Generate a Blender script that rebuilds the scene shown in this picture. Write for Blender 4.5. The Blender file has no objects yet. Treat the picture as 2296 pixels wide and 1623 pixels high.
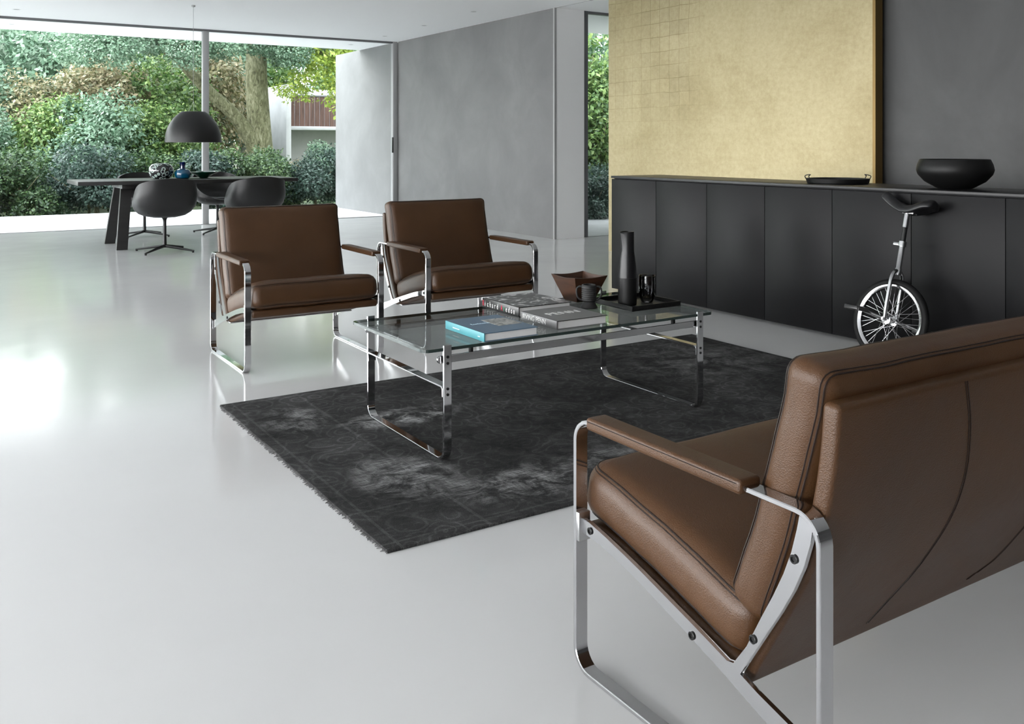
import bpy, bmesh, math, random
from mathutils import Vector, Matrix, noise, Euler
PI = math.pi
sc = bpy.context.scene
COL = sc.collection

# ------------------------------------------------------------------ render look
sc.view_settings.view_transform = 'Standard'
sc.view_settings.look = 'None'
sc.view_settings.gamma = 1
sc.view_settings.use_curve_mapping = False
sc.view_settings.exposure = 0.95
sc.cycles.use_denoising = True
sc.cycles.max_bounces = 9
sc.cycles.diffuse_bounces = 4
sc.cycles.glossy_bounces = 4
sc.cycles.use_adaptive_sampling = True
sc.cycles.adaptive_threshold = .015
sc.cycles.transparent_max_bounces = 16
sc.cycles.sample_clamp_indirect = 8
sc.cycles.caustics_reflective = False
sc.cycles.caustics_refractive = False

# ------------------------------------------------------------------ materials
MATS = {}
def nt(name):
    m = bpy.data.materials.new(name); m.use_nodes = True
    t = m.node_tree; b = t.nodes['Principled BSDF']
    MATS[name] = m
    return m, t, b
def N(t, typ, **kw):
    n = t.nodes.new(typ)
    for k, v in kw.items():
        if k in n.inputs: n.inputs[k].default_value = v
        else: setattr(n, k, v)
    return n
def ramp(t, src, stops):
    r = t.nodes.new('ShaderNodeValToRGB'); el = r.color_ramp.elements
    while len(el) < len(stops): el.new(.5)
    for e, (p, c) in zip(el, stops):
        e.position = p; e.color = (c[0], c[1], c[2], 1) if not isinstance(c, (int, float)) else (c, c, c, 1)
    t.links.new(src, r.inputs[0]); return r.outputs[0]
def coords(t, scale=(1,1,1), kind='Object'):
    tc = t.nodes.new('ShaderNodeTexCoord'); mp = t.nodes.new('ShaderNodeMapping')
    mp.inputs['Scale'].default_value = scale
    t.links.new(tc.outputs[kind], mp.inputs[0]); return mp.outputs[0]
def worldpos(t, scale=(1,1,1)):
    g = t.nodes.new('ShaderNodeNewGeometry'); mp = t.nodes.new('ShaderNodeMapping')
    mp.inputs['Scale'].default_value = scale
    t.links.new(g.outputs['Position'], mp.inputs[0]); return mp.outputs[0]
def bump(t, b, h, strength=.2, dist=.002):
    bp = N(t, 'ShaderNodeBump', Strength=strength, Distance=dist)
    t.links.new(h, bp.inputs['Height']); t.links.new(bp.outputs[0], b.inputs['Normal'])
def setp(b, **kw):
    for k, v in kw.items():
        k = k.replace('_', ' ')
        if k == 'Base Color' and len(v) == 3: v = (*v, 1)
        b.inputs[k].default_value = v
def plain(name, col, rough=.5, metal=0., spec=.5, **kw):
    m, t, b = nt(name)
    setp(b, Base_Color=col, Roughness=rough, Metallic=metal)
    b.inputs['Specular IOR Level'].default_value = spec
    setp(b, **kw)
    return m

plain('chrome', (.62,.62,.63), .055, 1.)
plain('silver', (.62,.62,.63), .16, 1.)
plain('steel_satin', (.62,.62,.63), .28, 1.)
plain('black_metal', (.006,.006,.0065), .4, 0, .4)
plain('black_rubber', (.004,.004,.004), .6, 0, .25)
plain('black_plastic', (.007,.007,.008), .35, 0, .4)
plain('bolt_black', (.01,.01,.01), .3, .3)
plain('white_paint', (.82,.82,.82), .55)
plain('frame_grey', (.30,.30,.30), .45)
plain('frame_dark', (.12,.12,.125), .45)
plain('page_white', (.80,.80,.79), .6)
plain('print_white', (.78,.78,.77), .5)
plain('print_red', (.55,.02,.05), .5)
plain('print_green', (.03,.25,.12), .5)
plain('blue_cover', (.085,.15,.22), .35)
plain('cyan_spine', (.07,.29,.33), .4)
plain('print_light_blue', (.45,.62,.72), .4)
plain('book_grey', (.15,.15,.15), .4)
plain('book_black', (.012,.012,.012), .3)
plain('lamp_black', (.007,.007,.0075), .45, 0, .35)
plain('lamp_white', (.75,.75,.75), .5)
plain('gold_edge', (.16,.10,.03), .4, .6)
plain('crank_dark', (.02,.02,.02), .3, .2)

def leather(name, c1, c2, rough=.42, bs=.28):
    m, t, b = nt(name)
    co = coords(t)
    n1 = N(t, 'ShaderNodeTexNoise', Scale=4., Detail=5.); t.links.new(co, n1.inputs[0])
    t.links.new(ramp(t, n1.outputs[0], [(.3, c1), (.7, c2)]), b.inputs['Base Color'])
    v = N(t, 'ShaderNodeTexVoronoi', Scale=420.); t.links.new(co, v.inputs[0])
    n2 = N(t, 'ShaderNodeTexNoise', Scale=22., Detail=3.); t.links.new(co, n2.inputs[0])
    mx = N(t, 'ShaderNodeMath', operation='MULTIPLY_ADD'); t.links.new(n2.outputs[0], mx.inputs[0]); mx.inputs[1].default_value = 2.2
    t.links.new(v.outputs['Distance'], mx.inputs[2])
    bump(t, b, mx.outputs[0], bs, .0012)
    t.links.new(ramp(t, n1.outputs[0], [(.2, rough-.06), (.8, rough+.08)]), b.inputs['Roughness'])
    b.inputs['Specular IOR Level'].default_value = .4
    return m
leather('brown_leather', (.052,.0225,.0075), (.075,.0345,.0135))
leather('brown_leather_seam', (.012,.006,.004), (.017,.009,.006))
leather('black_leather', (.006,.006,.0065), (.010,.010,.011), .45, .12)
leather('dark_red_leather', (.05,.012,.01), (.06,.015,.012), .5, .1)

# white poured floor
m, t, b = nt('floor_resin')
co = worldpos(t)
n1 = N(t, 'ShaderNodeTexNoise', Scale=.7, Detail=4.); t.links.new(co, n1.inputs[0])
t.links.new(ramp(t, n1.outputs[0], [(.3, (.66,.66,.66)), (.7, (.72,.72,.715))]), b.inputs['Base Color'])
n2 = N(t, 'ShaderNodeTexNoise', Scale=3., Detail=6.); t.links.new(co, n2.inputs[0])
t.links.new(ramp(t, n2.outputs[0], [(.3, .09), (.75, .15)]), b.inputs['Roughness'])
n3 = N(t, 'ShaderNodeTexNoise', Scale=5., Detail=2.); t.links.new(co, n3.inputs[0])
bump(t, b, n3.outputs[0], .25, .002)
b.inputs['Specular IOR Level'].default_value = .55
plain('terrace_stone', (.78,.78,.79), .6)
plain('ceiling_paint', (.88,.88,.88), .8)

def plaster(name, c1, c2, c3, rough=.7, sc_=1.2, spec=.3):
    m, t, b = nt(name)
    co = worldpos(t)
    n1 = N(t, 'ShaderNodeTexNoise', Scale=sc_, Detail=8., Roughness=.62, Distortion=.4); t.links.new(co, n1.inputs[0])
    t.links.new(ramp(t, n1.outputs[0], [(.3, c1), (.5, c2), (.72, c3)]), b.inputs['Base Color'])
    n2 = N(t, 'ShaderNodeTexNoise', Scale=14., Detail=5.); t.links.new(co, n2.inputs[0])
    bump(t, b, n2.outputs[0], .12, .004)
    b.inputs['Roughness'].default_value = rough
    b.inputs['Specular IOR Level'].default_value = spec
plaster('grey_plaster', (.135,.135,.135), (.158,.158,.158), (.19,.19,.19), .5, 1.3)
plaster('dark_plaster', (.060,.060,.060), (.078,.078,.078), (.100,.100,.100), .55, .9)
plaster('concrete', (.40,.40,.41), (.47,.47,.48), (.52,.52,.53), .8, 1.5)

# gold leaf squares
m, t, b = nt('gold_leaf')
g = t.nodes.new('ShaderNodeNewGeometry'); sx = t.nodes.new('ShaderNodeSeparateXYZ'); t.links.new(g.outputs['Position'], sx.inputs[0])
cx = t.nodes.new('ShaderNodeCombineXYZ'); t.links.new(sx.outputs['Y'], cx.inputs[0]); t.links.new(sx.outputs['Z'], cx.inputs[1])
wob = N(t, 'ShaderNodeTexNoise', Scale=3., Detail=3.); t.links.new(cx.outputs[0], wob.inputs[0])
wm = N(t, 'ShaderNodeVectorMath', operation='MULTIPLY_ADD'); t.links.new(wob.outputs['Color'], wm.inputs[0]); wm.inputs[1].default_value = (.035,.035,0); t.links.new(cx.outputs[0], wm.inputs[2])
br = N(t, 'ShaderNodeTexBrick', offset=.0, Scale=1.)
br.inputs['Color1'].default_value = (1,1,1,1); br.inputs['Color2'].default_value = (.86,.86,.86,1); br.inputs['Mortar'].default_value = (.62,.58,.5,1)
br.inputs['Mortar Size'].default_value = .0035; br.inputs['Mortar Smooth'].default_value = .3; br.inputs['Brick Width'].default_value = .135; br.inputs['Row Height'].default_value = .135
t.links.new(wm.outputs[0], br.inputs[0])
pt = N(t, 'ShaderNodeTexNoise', Scale=1.3, Detail=3.); t.links.new(cx.outputs[0], pt.inputs[0])
def Mg(op, a, c_):
    n = N(t, 'ShaderNodeMath', operation=op)
    for i_, x_ in enumerate((a, c_)):
        if isinstance(x_, (int, float)): n.inputs[i_].default_value = x_
        else: t.links.new(x_, n.inputs[i_])
    return n.outputs[0]
lift = Mg('MULTIPLY', ramp(t, Mg('MULTIPLY', Mg('SUBTRACT', sx.outputs['Y'], 5.9), .5), [(.1, 0.), (.25, 1.)]), ramp(t, Mg('MULTIPLY', sx.outputs['Z'], .33), [(.42, 0.1), (.56, 1.)]))
worn = Mg('MULTIPLY', Mg('ADD', Mg('MULTIPLY', lift, .9), .08), ramp(t, pt.outputs[0], [(.35, .35), (.55, 1.)]))
fine = N(t, 'ShaderNodeTexNoise', Scale=24., Detail=8., Roughness=.7); t.links.new(cx.outputs[0], fine.inputs[0])
base = ramp(t, fine.outputs[0], [(.3, (.29,.245,.145)), (.5, (.33,.283,.172)), (.7, (.37,.32,.20))])
mm = N(t, 'ShaderNodeMix', data_type='RGBA', blend_type='MULTIPLY'); t.links.new(worn, mm.inputs[0]); t.links.new(base, mm.inputs[6]); t.links.new(br.outputs[0], mm.inputs[7])
pt2 = N(t, 'ShaderNodeTexNoise', Scale=1.1, Detail=9., Roughness=.72, Distortion=.3); t.links.new(cx.outputs[0], pt2.inputs[0])
m3 = N(t, 'ShaderNodeMix', data_type='RGBA', blend_type='MULTIPLY'); m3.inputs[0].default_value = 1.; t.links.new(mm.outputs[2], m3.inputs[6]); t.links.new(ramp(t, pt2.outputs[0], [(.34, (.80,.77,.70)), (.54, (.98,.97,.95)), (.8, (1.06,1.06,1.08))]), m3.inputs[7])
t.links.new(m3.outputs[2], b.inputs['Base Color'])
setp(b, Metallic=.75, Roughness=.5)
bump(t, b, fine.outputs[0], .15, .003)

# sideboard lacquer
plain('anthracite_lacquer', (.0045,.0045,.005), .42, 0., .13)
plain('anthracite_top', (.010,.010,.011), .36, 0., .35)
plain('shadow_black', (.006,.006,.006), .8)
# table wood
def wood(name, c1, c2, rough=.45, s=(1.5,22,22)):
    m, t, b = nt(name)
    co = coords(t, s)
    n1 = N(t, 'ShaderNodeTexNoise', Scale=2., Detail=6., Distortion=.6); t.links.new(co, n1.inputs[0])
    t.links.new(ramp(t, n1.outputs[0], [(.3, c1), (.7, c2)]), b.inputs['Base Color'])
    bump(t, b, n1.outputs[0], .12, .001); b.inputs['Roughness'].default_value = rough
wood('black_oak', (.008,.008,.008), (.017,.016,.016), .4)
wood('bowl_wood', (.030,.013,.007), (.075,.032,.016), .4, (3,3,18))
wood('slat_wood', (.05,.025,.018), (.12,.06,.045), .7, (9,9,1))
plain('dark_ceramic', (.022,.022,.022), .55, 0, .35)
plain('matte_black_bowl', (.004,.004,.004), .5, 0, .3)
plain('tray_black', (.006,.006,.006), .35, 0, .4)
plain('green_glass', (.0,.05,.025), .08, 0, .6, Coat_Weight=.6)
plain('blue_glass', (.0,.06,.13), .06, 0, .6, Coat_Weight=.8)
plain('deep_blue_glass', (.0,.004,.05), .06, 0, .6, Coat_Weight=.8)

def glass(name, tint, f0=1.0, rough=0.0, ior=1.5):
    m = bpy.data.materials.new(name); m.use_nodes = True; MATS[name] = m
    t = m.node_tree; t.nodes.clear()
    out = t.nodes.new('ShaderNodeOutputMaterial'); mix = t.nodes.new('ShaderNodeMixShader')
    tr = t.nodes.new('ShaderNodeBsdfTransparent'); tr.inputs[0].default_value = (*tint, 1)
    gl = t.nodes.new('ShaderNodeBsdfGlossy'); gl.inputs['Roughness'].default_value = rough
    fr = t.nodes.new('ShaderNodeFresnel'); fr.inputs[0].default_value = ior
    mu = N(t, 'ShaderNodeMath', operation='MULTIPLY'); mu.inputs[1].default_value = f0; t.links.new(fr.outputs[0], mu.inputs[0])
    t.links.new(mu.outputs[0], mix.inputs[0]); t.links.new(tr.outputs[0], mix.inputs[1]); t.links.new(gl.outputs[0], mix.inputs[2])
    t.links.new(mix.outputs[0], out.inputs[0])
glass('window_glass', (.95,.97,.965), .4)
glass('table_glass', (.875,.90,.893), .65)
glass('smoke_glass', (.60,.60,.61), 1.3)
glass('clear_glass', (.9,.94,.93), 1.3)
plain('glass_edge', (.02,.035,.032), .1, 0, .6)

def patterned():
    m, t, b = nt('murrine_glass')
    co = coords(t)
    v = N(t, 'ShaderNodeTexVoronoi', Scale=21.); t.links.new(co, v.inputs[0])
    c = ramp(t, v.outputs['Distance'], [(.0, (.02,.02,.03)), (.30, (.02,.015,.02)), (.36, (.45,.55,.50)), (.47, (.35,.45,.42)), (.52, (.012,.012,.014)), (1, (.008,.008,.01))])
    t.links.new(c, b.inputs['Base Color']); setp(b, Roughness=.12, Coat_Weight=.5)
patterned()

# rug
m, t, b = nt('faded_rug')
co = coords(t)
def tex(typ, src, **k):
    n = N(t, typ, **k); t.links.new(src, n.inputs[0]); return n
big = tex('ShaderNodeTexNoise', co, Scale=2.2, Detail=6., Roughness=.6)
wn = tex('ShaderNodeTexNoise', co, Scale=5., Detail=3.)
wv = N(t, 'ShaderNodeVectorMath', operation='MULTIPLY_ADD'); t.links.new(wn.outputs['Color'], wv.inputs[0]); wv.inputs[1].default_value = (.10,.10,0); t.links.new(co, wv.inputs[2])
vo = tex('ShaderNodeTexVoronoi', wv.outputs[0], Scale=9.)
ring = N(t, 'ShaderNodeMath', operation='MULTIPLY'); t.links.new(vo.outputs['Distance'], ring.inputs[0]); ring.inputs[1].default_value = 24.
rs = N(t, 'ShaderNodeMath', operation='SINE'); t.links.new(ring.outputs[0], rs.inputs[0])
orn = ramp(t, rs.outputs[0], [(.45, 0.), (.95, 1.)])
vo2 = tex('ShaderNodeTexVoronoi', wv.outputs[0], Scale=17.)
orn2 = ramp(t, vo2.outputs['Distance'], [(.28, 1.), (.42, 0.)])
weave = tex('ShaderNodeTexNoise', coords(t, (260, 700, 1)), Scale=1., Detail=2.)
weave2 = tex('ShaderNodeTexNoise', coords(t, (30, 90, 1)), Scale=1., Detail=4., Roughness=.7)
def M2(op, a, bb):
    n = N(t, 'ShaderNodeMath', operation=op)
    for i, x in enumerate((a, bb)):
        if isinstance(x, (int, float)): n.inputs[i].default_value = x
        else: t.links.new(x, n.inputs[i])
    return n.outputs[0]
sep = t.nodes.new('ShaderNodeSeparateXYZ'); t.links.new(co, sep.inputs[0])
# border bands, measured from the rug's centre line (half size 1.345 x .83)
def band(axis, pos, w):
    a = M2('ABSOLUTE', sep.outputs[axis], 0.); d = M2('ABSOLUTE', M2('SUBTRACT', a, pos), 0.)
    return M2('LESS_THAN', d, w)
lines = M2('MAXIMUM', M2('MAXIMUM', band('X', 1.30, .005), band('Y', .79, .005)), M2('MAXIMUM', band('X', 1.02, .006), band('Y', .55, .006)))
def wear(x, y, rx, ry):   # worn pale patch
    dx = M2('DIVIDE', M2('SUBTRACT', sep.outputs['X'], x), rx); dy = M2('DIVIDE', M2('SUBTRACT', sep.outputs['Y'], y), ry)
    d = M2('ADD', M2('MULTIPLY', dx, dx), M2('MULTIPLY', dy, dy))
    return M2('MAXIMUM', M2('SUBTRACT', 1., d), 0.)
W = M2('ADD', wear(-.78,.26,.28,.13), M2('MULTIPLY', wear(-1.05,-.35,.2,.25), .5))
W = M2('ADD', W, M2('MULTIPLY', wear(-.75,-.6,.30,.16), .55))
W = M2('ADD', W, M2('MULTIPLY', wear(-1.15,.45,.15,.2), .5))
W = M2('ADD', W, M2('MULTIPLY', wear(-.35,-.55,.35,.12), .35))
W = M2('ADD', W, M2('MULTIPLY', wear(.9,.3,.5,.4), .22))
thr = tex('ShaderNodeTexNoise', coords(t, (9, 330, 1)), Scale=1., Detail=3., Roughness=.6)
thr2 = tex('ShaderNodeTexNoise', coords(t, (240, 12, 1)), Scale=1., Detail=3., Roughness=.6)
pat = tex('ShaderNodeTexNoise', co, Scale=8., Detail=8., Roughness=.72, Distortion=.5)
thm = M2('MAXIMUM', ramp(t, thr.outputs[0], [(.46, 0.), (.64, 1.)]), M2('MULTIPLY', ramp(t, thr2.outputs[0], [(.50, 0.), (.66, 1.)]), .6))
wearn = M2('MULTIPLY', M2('MULTIPLY', W, ramp(t, pat.outputs[0], [(.44, 0.), (.66, 1.)])), thm)
lum = M2('ADD', M2('MULTIPLY', ramp(t, big.outputs[0], [(.35, 0.), (.7, 1.)]), .045), .034)
lum = M2('ADD', lum, M2('MULTIPLY', M2('MULTIPLY', orn, ramp(t, big.outputs[0], [(.4, .2), (.65, 1.)])), .05))
lum = M2('ADD', lum, M2('MULTIPLY', orn2, .010))
lum = M2('ADD', lum, M2('MULTIPLY', lines, .03))
lum = M2('MULTIPLY', M2('MULTIPLY', lum, ramp(t, weave.outputs[0], [(.3, .35), (.7, 1.1)])), ramp(t, pat.outputs[0], [(.35, .6), (.65, 1.3)]))
lum = M2('ADD', lum, M2('MULTIPLY', ramp(t, weave2.outputs[0], [(.58, 0.), (.76, 1.)]), .06))
lum = M2('ADD', lum, M2('ADD', M2('MULTIPLY', wearn, 1.1), M2('MULTIPLY', M2('MULTIPLY', W, ramp(t, pat.outputs[0], [(.40, 0.), (.60, 1.)])), .09)))
cc = t.nodes.new('ShaderNodeCombineXYZ')
t.links.new(lum, cc.inputs[0]); t.links.new(lum, cc.inputs[1]); t.links.new(lum, cc.inputs[2])
t.links.new(cc.outputs[0], b.inputs['Base Color']); setp(b, Roughness=.95)
b.inputs['Specular IOR Level'].default_value = .1
bump(t, b, weave.outputs[0], .3, .002)
plain('rug_fringe', (.16,.16,.16), .9, 0, .1)

# printed photo cover
m, t, b = nt('photo_print')
co = coords(t, (1,1,0))
v = N(t, 'ShaderNodeTexNoise', Scale=17., Detail=3., Distortion=1.6); t.links.new(co, v.inputs[0])
t.links.new(ramp(t, v.outputs[0], [(.40, .018), (.5, .08), (.54, .16), (.60, .7)]), b.inputs['Base Color']); setp(b, Roughness=.3)
m, t, b = nt('relief_print')
co = coords(t, (1,1,0))
v = N(t, 'ShaderNodeTexNoise', Scale=40., Detail=4., Distortion=1.2); t.links.new(co, v.inputs[0])
t.links.new(ramp(t, v.outputs[0], [(.35, (.12,.13,.12)), (.6, (.5,.5,.47))]), b.inputs['Base Color']); setp(b, Roughness=.4)

# foliage
def leafmat(name, stops, trans=.35):
    m = bpy.data.materials.new(name); m.use_nodes = True; MATS[name] = m
    t = m.node_tree; b = t.nodes['Principled BSDF']; out = t.nodes['Material Output']
    g = t.nodes.new('ShaderNodeNewGeometry'); oi = t.nodes.new('ShaderNodeObjectInfo')
    a = M2t(t, 'ADD', M2t(t, 'MULTIPLY', g.outputs['Random Per Island'], .8), M2t(t, 'MULTIPLY', oi.outputs['Random'], .2))
    c = ramp(t, a, stops); t.links.new(c, b.inputs['Base Color']); setp(b, Roughness=.45)
    tl = t.nodes.new('ShaderNodeBsdfTranslucent'); t.links.new(c, tl.inputs[0])
    mx = t.nodes.new('ShaderNodeMixShader'); mx.inputs[0].default_value = trans
    t.links.new(b.outputs[0], mx.inputs[1]); t.links.new(tl.outputs[0], mx.inputs[2]); t.links.new(mx.outputs[0], out.inputs[0])
def M2t(t, op, a, bb):
    n = N(t, 'ShaderNodeMath', operation=op)
    for i, x in enumerate((a, bb)):
        if isinstance(x, (int, float)): n.inputs[i].default_value = x
        else: t.links.new(x, n.inputs[i])
    return n.outputs[0]
leafmat('leaf_teal', [(0, (.010,.025,.018)), (.5, (.032,.064,.048)), (1, (.11,.17,.13))])
leafmat('leaf_deep', [(0, (.010,.028,.010)), (.5, (.038,.080,.030)), (1, (.15,.23,.09))])
leafmat('leaf_sage', [(0, (.04,.10,.05)), (.5, (.15,.25,.16)), (.88, (.29,.40,.29)), (1, (.55,.62,.52))])
leafmat('leaf_green', [(0, (.025,.07,.015)), (.5, (.11,.20,.055)), (1, (.34,.44,.15))])
leafmat('leaf_lime', [(0, (.16,.26,.04)), (.5, (.34,.44,.08)), (1, (.55,.62,.16))])
leafmat('leaf_tan', [(0, (.07,.09,.035)), (.5, (.25,.23,.12)), (1, (.50,.40,.28))])
m, t, b = nt('bark')
co = coords(t, (1,1,.35)); v = N(t, 'ShaderNodeTexNoise', Scale=16., Detail=8., Roughness=.7, Distortion=1.); t.links.new(co, v.inputs[0])
t.links.new(ramp(t, v.outputs[0], [(.35, (.05,.05,.025)), (.5, (.17,.17,.09)), (.68, (.36,.35,.24))]), b.inputs['Base Color'])
bump(t, b, v.outputs[0], .8, .05); setp(b, Roughness=.9)
m, t, b = nt('garden_soil')
v = N(t, 'ShaderNodeTexNoise', Scale=1.4, Detail=8.); t.links.new(worldpos(t), v.inputs[0])
t.links.new(ramp(t, v.outputs[0], [(.3, (.03,.05,.02)), (.7, (.09,.13,.05))]), b.inputs['Base Color']); setp(b, Roughness=.95)

# ------------------------------------------------------------------ object helpers
def obj(name, bm, mats, parent=None, smooth=True, ang=35, loc=None):
    me = bpy.data.meshes.new(name)
    if isinstance(bm, bmesh.types.BMesh):
        bmesh.ops.recalc_face_normals(bm, faces=bm.faces); bm.to_mesh(me); bm.free()
    else:
        me.from_pydata(bm[0], [], bm[1])
    if isinstance(mats, str): mats = [mats]
    for k in mats: me.materials.append(MATS[k])
    if smooth:
        me.polygons.foreach_set('use_smooth', [True]*len(me.polygons))
        me.set_sharp_from_angle(angle=math.radians(ang))
    o = bpy.data.objects.new(name, me); COL.objects.link(o)
    if parent is not None: o.parent = parent
    if loc: o.location = loc
    return o
def tag(o, label=None, cat=None, group=None, kind=None):
    if label: o['label'] = label
    if cat: o['category'] = cat
    if group: o['group'] = group
    if kind: o['kind'] = kind
    return o
def thing(name, label, cat, loc=(0,0,0), rotz=0, group=None):
    o = bpy.data.objects.new(name, None); COL.objects.link(o); o.empty_display_size = .1
    o.location = loc; o.rotation_euler = (0,0,rotz)
    return tag(o, label, cat, group)
def struct(name, bm, m, smooth=True):
    return tag(obj(name, bm, m, smooth=smooth), kind='structure')
def copy_tree(o, parent=None):
    c = o.copy(); COL.objects.link(c); c.parent = parent
    for ch in list(o.children): copy_tree(ch, c)
    return c

def box(bm, x0, x1, y0, y1, z0, z1, bev=0., seg=2, mat=0):
    vs = [bm.verts.new(p) for p in ((x0,y0,z0),(x1,y0,z0),(x1,y1,z0),(x0,y1,z0),(x0,y0,z1),(x1,y0,z1),(x1,y1,z1),(x0,y1,z1))]
    fs = [bm.faces.new([vs[i] for i in f]) for f in ((0,3,2,1),(4,5,6,7),(0,1,5,4),(1,2,6,5),(2,3,7,6),(3,0,4,7))]
    for f in fs: f.material_index = mat
    if bev > 0:
        es = {e for f in fs for e in f.edges}
        bmesh.ops.bevel(bm, geom=list(es), offset=bev, segments=seg, profile=.5, affect='EDGES', material=mat)
    return bm
def B(*a, **k): return box(bmesh.new(), *a, **k)
def ring_frame(tan, up=Vector((0,0,1))):
    t = tan.normalized()
    if abs(t.dot(up)) > .97: up = Vector((1,0,0))
    a = t.cross(up).normalized(); b_ = a.cross(t).normalized()
    return a, b_
def tube(bm, pts, r, seg=10, closed=False, caps=True, mat=0):
    pts = [Vector(p) for p in pts]; n = len(pts)
    rs = r if isinstance(r, (list, tuple)) else [r]*n
    rings = []; pa = None
    for i in range(n):
        if closed: tn = pts[(i+1)%n]-pts[i-1]
        else: tn = pts[min(i+1,n-1)]-pts[max(i-1,0)]
        tn.normalize()
        if pa is None: a, b_ = ring_frame(tn)
        else:
            a = (pa - tn*pa.dot(tn)).normalized(); b_ = tn.cross(a)
            b_ = -b_ if False else b_
        pa = a; b_ = tn.cross(a)
        rings.append([bm.verts.new(pts[i] + (a*math.cos(2*PI*k/seg) + b_*math.sin(2*PI*k/seg))*rs[i]) for k in range(seg)])
    m_ = n if closed else n-1
    for i in range(m_):
        A, Bq = rings[i], rings[(i+1)%n]
        for k in range(seg):
            f = bm.faces.new((A[k], A[(k+1)%seg], Bq[(k+1)%seg], Bq[k])); f.material_index = mat
    if caps and not closed:
        bm.faces.new(rings[0][::-1]).material_index = mat; bm.faces.new(rings[-1]).material_index = mat
    return bm
def T(*a, **k): return tube(bmesh.new(), *a, **k)
def lathe(bm, prof, seg=40, c=(0,0,0), sx=1., mat=0, M=None):
    rings = []
    for r, z in prof:
        if r < 1e-6: rings.append([bm.verts.new((c[0], c[1], c[2]+z))])
        else: rings.append([bm.verts.new((c[0]+r*math.cos(2*PI*k/seg)*sx, c[1]+r*math.sin(2*PI*k/seg), c[2]+z)) for k in range(seg)])
    fs = []
    for A, Bq in zip(rings, rings[1:]):
        if len(A) == 1 and len(Bq) == 1: continue
        for k in range(seg):
            k2 = (k+1) % seg
            if len(A) == 1: fs.append(bm.faces.new((A[0], Bq[k2], Bq[k])))
            elif len(Bq) == 1: fs.append(bm.faces.new((A[k], A[k2], Bq[0])))
            else: fs.append(bm.faces.new((A[k], A[k2], Bq[k2], Bq[k])))
    for f in fs: f.material_index = mat
    if M is not None: bmesh.ops.transform(bm, matrix=M, verts=[v for r in rings for v in r])
    return bm
def L(*a, **k): return lathe(bmesh.new(), *a, **k)
def arc(cx, cy, r, a0, a1, n=7):
    return [(cx+r*math.cos(math.radians(a0+(a1-a0)*i/n)), cy+r*math.sin(math.radians(a0+(a1-a0)*i/n))) for i in range(n+1)]
def strip(bm, path, x0, x1, th, closed=False, ch=.0016):
    """flat steel bar: path of (y,z) in the y-z plane, broad side spans x0..x1"""
    P_ = [Vector((p[0], p[1])) for p in path]; n = len(P_); rings = []
    h = th/2
    for i in range(n):
        a = P_[i-1] if (closed or i) else P_[0]; b_ = P_[(i+1)%n] if (closed or i < n-1) else P_[-1]
        tn = (b_-a).normalized(); nn = Vector((-tn.y, tn.x))
        prof = [(x0+ch,-h),(x1-ch,-h),(x1,-h+ch),(x1,h-ch),(x1-ch,h),(x0+ch,h),(x0,h-ch),(x0,-h+ch)]
        rings.append([bm.verts.new((x, P_[i].x+nn.x*o, P_[i].y+nn.y*o)) for x, o in prof])
    for i in range(n if closed else n-1):
        A, Bq = rings[i], rings[(i+1)%n]
        for k in range(8): bm.faces.new((A[k], A[(k+1)%8], Bq[(k+1)%8], Bq[k]))
    if not closed: bm.faces.new(rings[0][::-1]); bm.faces.new(rings[-1])
    return bm
def plate(bm, outline, x0, x1, bev=.0012):
    """outline of (y,z) extruded along x"""
    a = [bm.verts.new((x0, y, z)) for y, z in outline]; b_ = [bm.verts.new((x1, y, z)) for y, z in outline]
    fa = bm.faces.new(a); fb = bm.faces.new(b_[::-1]); n = len(a)
    for i in range(n): bm.faces.new((a[i], b_[i], b_[(i+1)%n], a[(i+1)%n]))
    if bev:
        es = list(fa.edges)+list(fb.edges)
        bmesh.ops.bevel(bm, geom=es, offset=bev, segments=1, affect='EDGES')
    bmesh.ops.triangulate(bm, faces=[f for f in bm.faces if len(f.verts) > 4])
    return bm
def catmull(pts, n=8):
    P_ = [Vector(p) for p in pts]; out = []
    for i in range(len(P_)-1):
        p0 = P_[i-1] if i else P_[0]*2-P_[1]; p1, p2 = P_[i], P_[i+1]; p3 = P_[i+2] if i+2 < len(P_) else P_[-1]*2-P_[-2]
        for k in range(n):
            s = k/n; out.append(.5*((2*p1)+(p2-p0)*s+(2*p0-5*p1+4*p2-p3)*s*s+(3*p1-p0-3*p2+p3)*s**3))
    out.append(P_[-1]); return out
class Path2:
    def __init__(s, pts, n=10):
        s.p = catmull([(a, b_, 0) for a, b_ in pts], n); s.l = [0]
        for a, b_ in zip(s.p, s.p[1:]): s.l.append(s.l[-1]+(b_-a).length)
        s.len = s.l[-1]
    def at(s, d):
        L_ = s.l; n = len(L_)
        if d <= 0: i = 0
        elif d >= s.len: i = n-2
        else:
            i = max(k for k in range(n-1) if L_[k] <= d)
        a, b_ = s.p[i], s.p[i+1]; tn = (b_-a).normalized(); u = d-L_[i]
        # blended tangent
        tp = (s.p[i+1]-s.p[max(i-1,0)]).normalized(); tq = (s.p[min(i+2,n-1)]-s.p[i]).normalized()
        f = min(max(u/max((b_-a).length, 1e-9), 0), 1); tt = (tp*(1-f)+tq*f).normalized()
        return a+tn*u, Vector((-tt.y, tt.x, 0))
def axis(h, r, n):
    inner = [-(h-r)+2*(h-r)*i/n for i in range(n+1)]
    return [-h, -h+.35*r, -h+.7*r] + inner + [h-.7*r, h-.35*r, h]
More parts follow.
